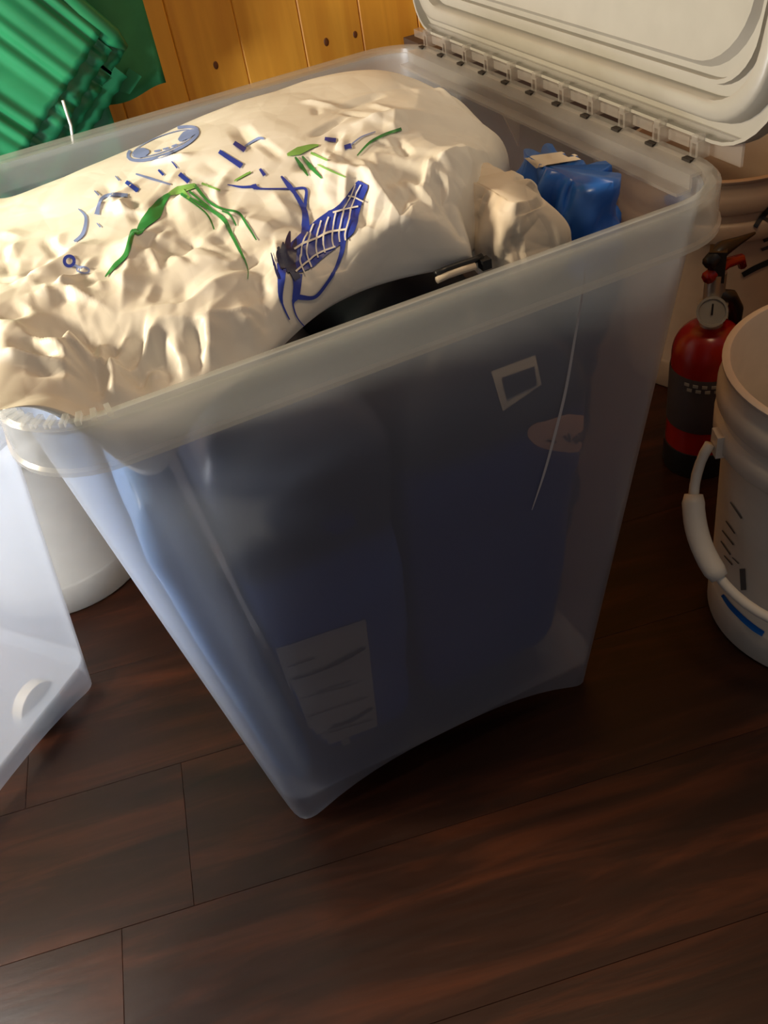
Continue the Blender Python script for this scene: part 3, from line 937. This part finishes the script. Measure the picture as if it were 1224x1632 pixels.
# ------------------------------------------------------------------ buckets
def bucket(label, c, material, group, handle=None):
    root = empty('bucket', (c[0], c[1], 0), label, 'bucket', group)
    prof = [(0.0, 0.004), (0.118, 0.004), (0.122, 0.0), (0.129, 0.0), (0.1325, 0.004), (0.1335, 0.050), (0.1325, 0.054), (0.1315, 0.056), (0.1375, 0.262),
            (0.1375, 0.276), (0.1475, 0.276), (0.1495, 0.279), (0.1500, 0.300), (0.1475, 0.304), (0.1430, 0.306), (0.1432, 0.318), (0.1480, 0.320), (0.1500, 0.323), (0.1500, 0.340), (0.1470, 0.346), (0.1440, 0.350),
            (0.1445, 0.364), (0.1475, 0.366), (0.1480, 0.370), (0.1440, 0.372), (0.1400, 0.371), (0.1385, 0.366), (0.1290, 0.010), (0.0, 0.008)]
    mb_ = MB(); mb_.lathe((c[0], c[1], 0), prof, 72)
    b_ = mb_.build('bucket_body', material, root, True, crisp=50)
    return root, b_

BKT, bkb = bucket('white plastic bucket with a blue stripe and hanging bail handle, right of the bin', (0.5106, -0.2541), M['bucket'], 'plastic buckets')
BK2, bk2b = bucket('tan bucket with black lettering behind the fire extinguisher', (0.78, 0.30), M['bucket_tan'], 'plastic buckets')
BK3, bk3b = bucket('bright white bucket standing between the two clear bins', (-0.3597, 0.4167), M['bucket_white'], 'plastic buckets')
KV = bvh_of(bkb)
prints('blue_stripe', bkb, KV, [[(1152, 948, 5), (1165, 966, 8), (1185, 986, 9), (1203, 1001, 10), (1217, 1010, 9)]], M['blue_stripe'], BKT, 0.0009)
prints('scale_print', bkb, KV, [[(1165, 800, 2), (1183, 826, 3)], [(1158, 830, 2), (1172, 850, 2)], [(1152, 845, 2), (1170, 868, 2.5)], [(1150, 862, 2), (1165, 884, 2)], [(1155, 885, 2), (1168, 900, 2)], [(1168, 888, 1.5), (1178, 898, 1.5)]], M['grey_print'], BKT, 0.0009, each=True)
prints('mark_print', bkb, KV, [[(1184, 906, 9), (1186, 940, 9)], [(1172, 941, 4), (1179, 951, 5)]], M['grey_print'], BKT, 0.0009, each=True)
# bail handle
cB = Vector((0.5106, -0.2541, 0.288))
ang = math.radians(157.3)
e_ = Vector((math.cos(ang), math.sin(ang), 0))
o_ = Vector((math.cos(ang + math.pi / 2), math.sin(ang + math.pi / 2), 0))
def bail(ph):
    c_ = math.cos(ph); ce = math.copysign(abs(c_) ** 0.84, c_)
    return cB + e_ * (0.160 + 0.089 * math.sin(ph)) * ce + o_ * (0.155 * max(0.0, math.sin(ph)) ** 1.71) + Vector((0, 0, -0.168 * math.sin(ph)))
mb = MB(); mb.tube([bail(math.pi * k / 48) for k in range(49)], 0.0058, 10); mb.build('bail', M['bucket'], BKT)
g0, g1 = 0.10 * math.pi, 0.255 * math.pi
mb = MB(); mb.tube([bail(g0 + (g1 - g0) * k / 10) for k in range(11)], [0.010] + [0.0125] * 9 + [0.010], 14); mb.build('grip', M['bucket'], BKT)
for s in (1, -1):
    mb = MB(); mb.box(cB + e_ * s * 0.146, (0.010, 0.010, 0.014), Matrix.Rotation(ang, 3, 'Z')); mb.build('ear', M['bucket'], BKT, False)
KV2 = bvh_of(bk2b)
prints('lettering_print', bk2b, KV2, [[(1183, 438, 8), (1205, 426, 9), (1240, 411, 9)], [(1203, 362, 7), (1214, 346, 8), (1232, 326, 8)], [(1214, 346, 5), (1226, 352, 6)]], M['black'], BK2, 0.001, each=True)
prints('purple_print', bk2b, KV2, [[(1213, 398, 5), (1240, 388, 5)], [(1216, 384, 5), (1240, 374, 5)]], M['label_dark'], BK2, 0.001, each=True)
prints('blue_mark_print', bk2b, KV2, [[(1060, 320, 14), (1080, 314, 18), (1100, 300, 14)]], M['faint_ink'], BK2, 0.001)

# ------------------------------------------------------------------ added dark box that hides the lit wall behind the hinge side
M['added_dark_box'] = simple('dark_brown_board', (0.085, 0.058, 0.050), 0.7, var=0.1)
CT = empty('added_dark_box', (0.74, 0.525, 0), 'added dark brown box that darkens the view through the hinge side of the bin', 'box')
mb = MB(); mb.box((0.75, 0.525, 0.28), (0.352, 0.052, 0.28)); mb.build('added_dark_box_body', M['added_dark_box'], CT, False)
for sgn in (-1, 1):
    mb = MB(); mb.box((0.75, 0.525 + sgn * 0.0265, 0.5622), (0.352, 0.0255, 0.0022)); mb.build('flap', M['added_dark_box'], CT, False)
mb = MB(); mb.box((0.75, 0.525, 0.5650), (0.33, 0.020, 0.0006)); mb.build('tape', M['cream'], CT, False)
# ------------------------------------------------------------------ fire extinguisher
EX, EY = 0.580, 0.062
FE = empty('fire_extinguisher', (EX, EY, 0), 'red fire extinguisher with black handle in the gap behind the bucket', 'extinguisher')
mb = MB(); mb.lathe((EX, EY, 0), [(0.0, 0.0), (0.050, 0.0), (0.052, 0.006), (0.052, 0.045), (0.0, 0.045)], 36); mb.build('base', M['black'], FE, True, crisp=40)
mb = MB(); mb.lathe((EX, EY, 0), [(0.0, 0.03), (0.050, 0.03), (0.050, 0.195)] + [(0.015 + 0.035 * math.cos(t), 0.195 + 0.045 * math.sin(t)) for t in [math.pi / 2 * k / 8 for k in range(1, 9)]] + [(0.0, 0.242)], 36); mb.build('cylinder', M['red'], FE, True, crisp=50)
mb = MB(); mb.lathe((EX, EY, 0), [(0.0506, 0.085), (0.0512, 0.087), (0.0512, 0.175), (0.0506, 0.177)], 36); lb = mb.build('label_band', M['label_dark'], FE)
mb = MB()
for i, (zz, n_) in enumerate(((0.168, 5), (0.160, 7))):
    for k in range(n_):
        t = math.radians(200 + k * 14 + i * 5)
        mb.box((EX + 0.0516 * math.cos(t), EY + 0.0516 * math.sin(t), zz), (0.0008, 0.0035, 0.0022), Matrix.Rotation(t, 3, 'Z'))
mb.build('label_print', M['gauge'], FE, False)
mb = MB(); mb.lathe((EX, EY, 0), [(0.0, 0.235), (0.016, 0.235), (0.016, 0.256), (0.020, 0.258), (0.020, 0.272), (0.014, 0.275), (0.014, 0.318), (0.0, 0.318)], 24); mb.build('valve', M['metal'], FE, True, crisp=40)
vd = Vector((CAM.x - EX, CAM.y - EY, 0)).normalized()
ga = Vector((EX, EY, 0.268)) + vd * 0.016
sd = Vector((0, 0, 1)).cross(vd).normalized()
def disc(c, n, r, t):
    a_ = n.cross(Vector((0, 0, 1))).normalized(); b_ = a_.cross(n)
    return [[c + n * d + (a_ * math.cos(q) + b_ * math.sin(q)) * rr_ for q in [2 * math.pi * k / 24 for k in range(24)]] for d, rr_ in ((0, r), (t, r), (t, r * 0.85), (t * 0.8, r * 0.82))]
gn = (vd + Vector((0, 0, 0.5))).normalized()
mb = MB(); mb.loft(disc(ga, gn, 0.0205, 0.012), cap0=True, cap1=True); gg = mb.build('gauge', M['gauge'], FE, True, crisp=40)
R_ = Matrix((sd, vd, Vector((0, 0, 1)))).transposed()
mb = MB(); mb.box(ga + gn * 0.0125 + Vector((0, 0, 0.004)), (0.0012, 0.0012, 0.008), R_); mb.build('needle', M['black'], gg, False)
hd = Vector((0.92, 0.25, 0)).normalized()
H0 = Vector((EX, EY, 0.318))
mb = MB(); mb.tube([H0 - hd * 0.02, H0 + hd * 0.02 + Vector((0, 0, 0.004)), H0 + hd * 0.055 + Vector((0, 0, -0.004)), H0 + hd * 0.062 + Vector((0, 0, -0.018))], [0.009, 0.008, 0.007, 0.006], 8); mb.build('carry_handle', M['red'], FE)
mb = MB(); mb.tube([H0 - hd * 0.02 + Vector((0, 0, 0.020)), H0 + hd * 0.01 + Vector((0, 0, 0.030)), H0 + hd * 0.045 + Vector((0, 0, 0.026)), H0 + hd * 0.082 + Vector((0, 0, 0.022))], [0.010, 0.011, 0.006, 0.002], 8); mb.build('lever', M['black'], FE)
mb = MB(); mb.box(H0 + Vector((0, 0, 0.012)), (0.011, 0.012, 0.022), R_); mb.build('valve_block', M['black'], FE, False)
mb = MB(); mb.tube([H0 + hd * 0.01 + vd * 0.014 + Vector((0, 0, -0.03)), H0 + hd * 0.04 + vd * 0.02 + Vector((0, 0, -0.042)), H0 + hd * 0.058 + vd * 0.02 + Vector((0, 0, -0.07)), H0 + hd * 0.058 + vd * 0.02 + Vector((0, 0, -0.10))], [0.008, 0.009, 0.010, 0.009], 10); mb.build('nozzle', M['black'], FE)

# ------------------------------------------------------------------ second clear bin at left
HB, AB_, BB_, TB = 0.46, 0.26, 0.20, 0.050
ed = Vector((-0.7377, -0.6674, 0)).normalized()      # along its visible face, towards the camera
ot = Vector((-ed.y, ed.x, 0))                        # into the bin
if ot.x > 0: ot = -ot
cor = Vector((-0.364, 0.1379, 0))
hb_x, hb_y = AB_ - EDGE - TB, BB_ - EDGE - TB
cen = cor + ed * hb_x + ot * hb_y
cen.z = 0
place2 = lambda x, y, z: cen + ed * (-x) + ot * y + Vector((0, 0, z))
BIN2 = make_bin('clear cloudy plastic bin cut off by the left edge, with a caster wheel', tuple(cen), AB_, BB_, TB, HB, place2, arch=0.022)
wc = cor + ed * 0.085 + ot * 0.022
def wheel_ring(d, r, n=28):
    return [wc + ot * d + Vector((0, 0, 0.038)) + (ed * math.cos(q) + Vector((0, 0, 1)) * math.sin(q)) * r for q in [2 * math.pi * k / n for k in range(n)]]
mb = MB(); mb.loft([wheel_ring(-0.004, 0.010), wheel_ring(-0.006, 0.026), wheel_ring(-0.004, 0.034), wheel_ring(0.012, 0.034), wheel_ring(0.014, 0.01)], cap0=True, cap1=True)
wh = mb.build('caster_wheel', M['lid'], BIN2, True, crisp=40)
mb = MB(); mb.loft([wheel_ring(-0.012, 0.0045), wheel_ring(0.016, 0.0045)], cap0=True, cap1=True); mb.build('axle', M['metal'], wh)

# ------------------------------------------------------------------ green fabric by the wall
GB = empty('pleated_cloth', (-0.2, 0.56, 0.6), 'bright green pleated nylon hanging in stacked folds beside the wall', 'fabric')
P1 = Vector((-0.0565, 0.428, 0.7005)); P2 = Vector((-0.188, 0.428, 0.5995))
Ed = (P2 - P1).normalized()
Sd = Vector((0, 1, 0)).cross(Ed).normalized()
if Sd.z < 0: Sd = -Sd
Nn = Vector((0, -1, 0))
rng = np.random.RandomState(5)
ph = rng.uniform(0, 6.28, 8)
for li, (sh, dy, e0) in enumerate(((0.0, 0.0, -0.002), (-0.024, 0.012, 0.006), (-0.040, 0.024, -0.004), (-0.058, 0.036, 0.02))):
    nE, nS = 340, 26
    vs_, fs = [], []
    for i in range(nE + 1):
        e = e0 + 0.42 * i / nE
        for k in range(nS + 1):
            s = 0.62 * (k / nS) ** 1.3
            fan = 1 + 0.25 * s
            ee = e * fan
            wv = 0.0034 * math.sin(e / 0.0034 + ph[li] + 1.3 * math.sin(e * 41 + ph[li + 1]) + s * 1.5) * (0.6 + 0.4 * math.sin(e * 90 + ph[li + 2]))
            wv += 0.004 * math.sin(e * 45 + ph[li + 3] + s * 6)
            q = P1 + Ed * ee + Sd * (s + sh + 0.0012 * math.sin(e / 0.0034 + ph[li])) + Vector((0, dy + 0.03 * s, 0)) + Nn * wv
            q.y = min(q.y, 0.456)
            vs_.append(q)
    for i in range(nE):
        for k in range(nS):
            a0 = i * (nS + 1) + k
            fs.append((a0, a0 + nS + 1, a0 + nS + 2, a0 + 1))
    lo = mesh('fabric_layer', vs_, fs, M['green'], GB)
    sm = lo.modifiers.new('thick', 'SOLIDIFY'); sm.thickness = 0.0022; sm.offset = 0
# fold that joins the layers at the upper right end of the stack
mb = MB()
mb.tube([P1 + Sd * s - Ed * 0.006 + Vector((0, 0.012, 0)) for s in (-0.035, -0.015, 0.03, 0.08)], [0.004, 0.012, 0.013, 0.008], 12)
mb.build('end_fold', M['green'], GB)
mb = MB()
c0 = on_z(104, 166, 0.62)
def on_y(px_, py_, y):
    d = pixdir(px_, py_); return CAM + d * ((y - CAM.y) / d.y)
mb.tube([on_y(100, 160, 0.425), on_y(107, 182, 0.425), on_y(113, 200, 0.425), on_y(117, 230, 0.425)], 0.0018, 8)
mb.build('drawstring', M['cord'], GB)

GC = empty('hanging_cloth', (-0.15, 0.59, 0.5), 'plain darker green cloth hanging flat on the wall behind the pleated one', 'fabric')
def cloth(name, pts_x, ztop, zbot, y, seed, material):
    x0, x1 = pts_x
    nx, nz = 60, 30
    vs_, fs = [], []
    for i in range(nx + 1):
        for k in range(nz + 1):
            x = x0 + (x1 - x0) * i / nx
            t = k / nz
            z = zbot + (ztop - zbot) * t
            vs_.append(Vector((x, y + 0.004 * math.sin(x * 70 + seed + t) + 0.003 * math.sin(x * 23 + 2 * seed), z + 0.004 * math.sin(x * 50 + seed))))
    for i in range(nx):
        for k in range(nz):
            a0 = i * (nz + 1) + k
            fs.append((a0, a0 + nz + 1, a0 + nz + 2, a0 + 1))
    o = mesh(name, vs_, fs, material, GC)
    sm = o.modifiers.new('thick', 'SOLIDIFY'); sm.thickness = 0.002; sm.offset = 0
    return o
cloth('cloth_panel', (-0.45, 0.014), 1.25, 0.611, 0.485, 1.0, M['green_dark'])
cloth('cloth_flap', (-0.42, -0.069), 0.668, 0.45, 0.476, 2.2, M['green'])
mb = MB()
mb.loft([[on_y(x, y, yy) for x, y in ((190, 145), (205, 108), (226, 122), (207, 150))] for yy in (0.472, 0.479)], cap0=True, cap1=True)
mb.build('cloth_tab', M['green'], GC, False)
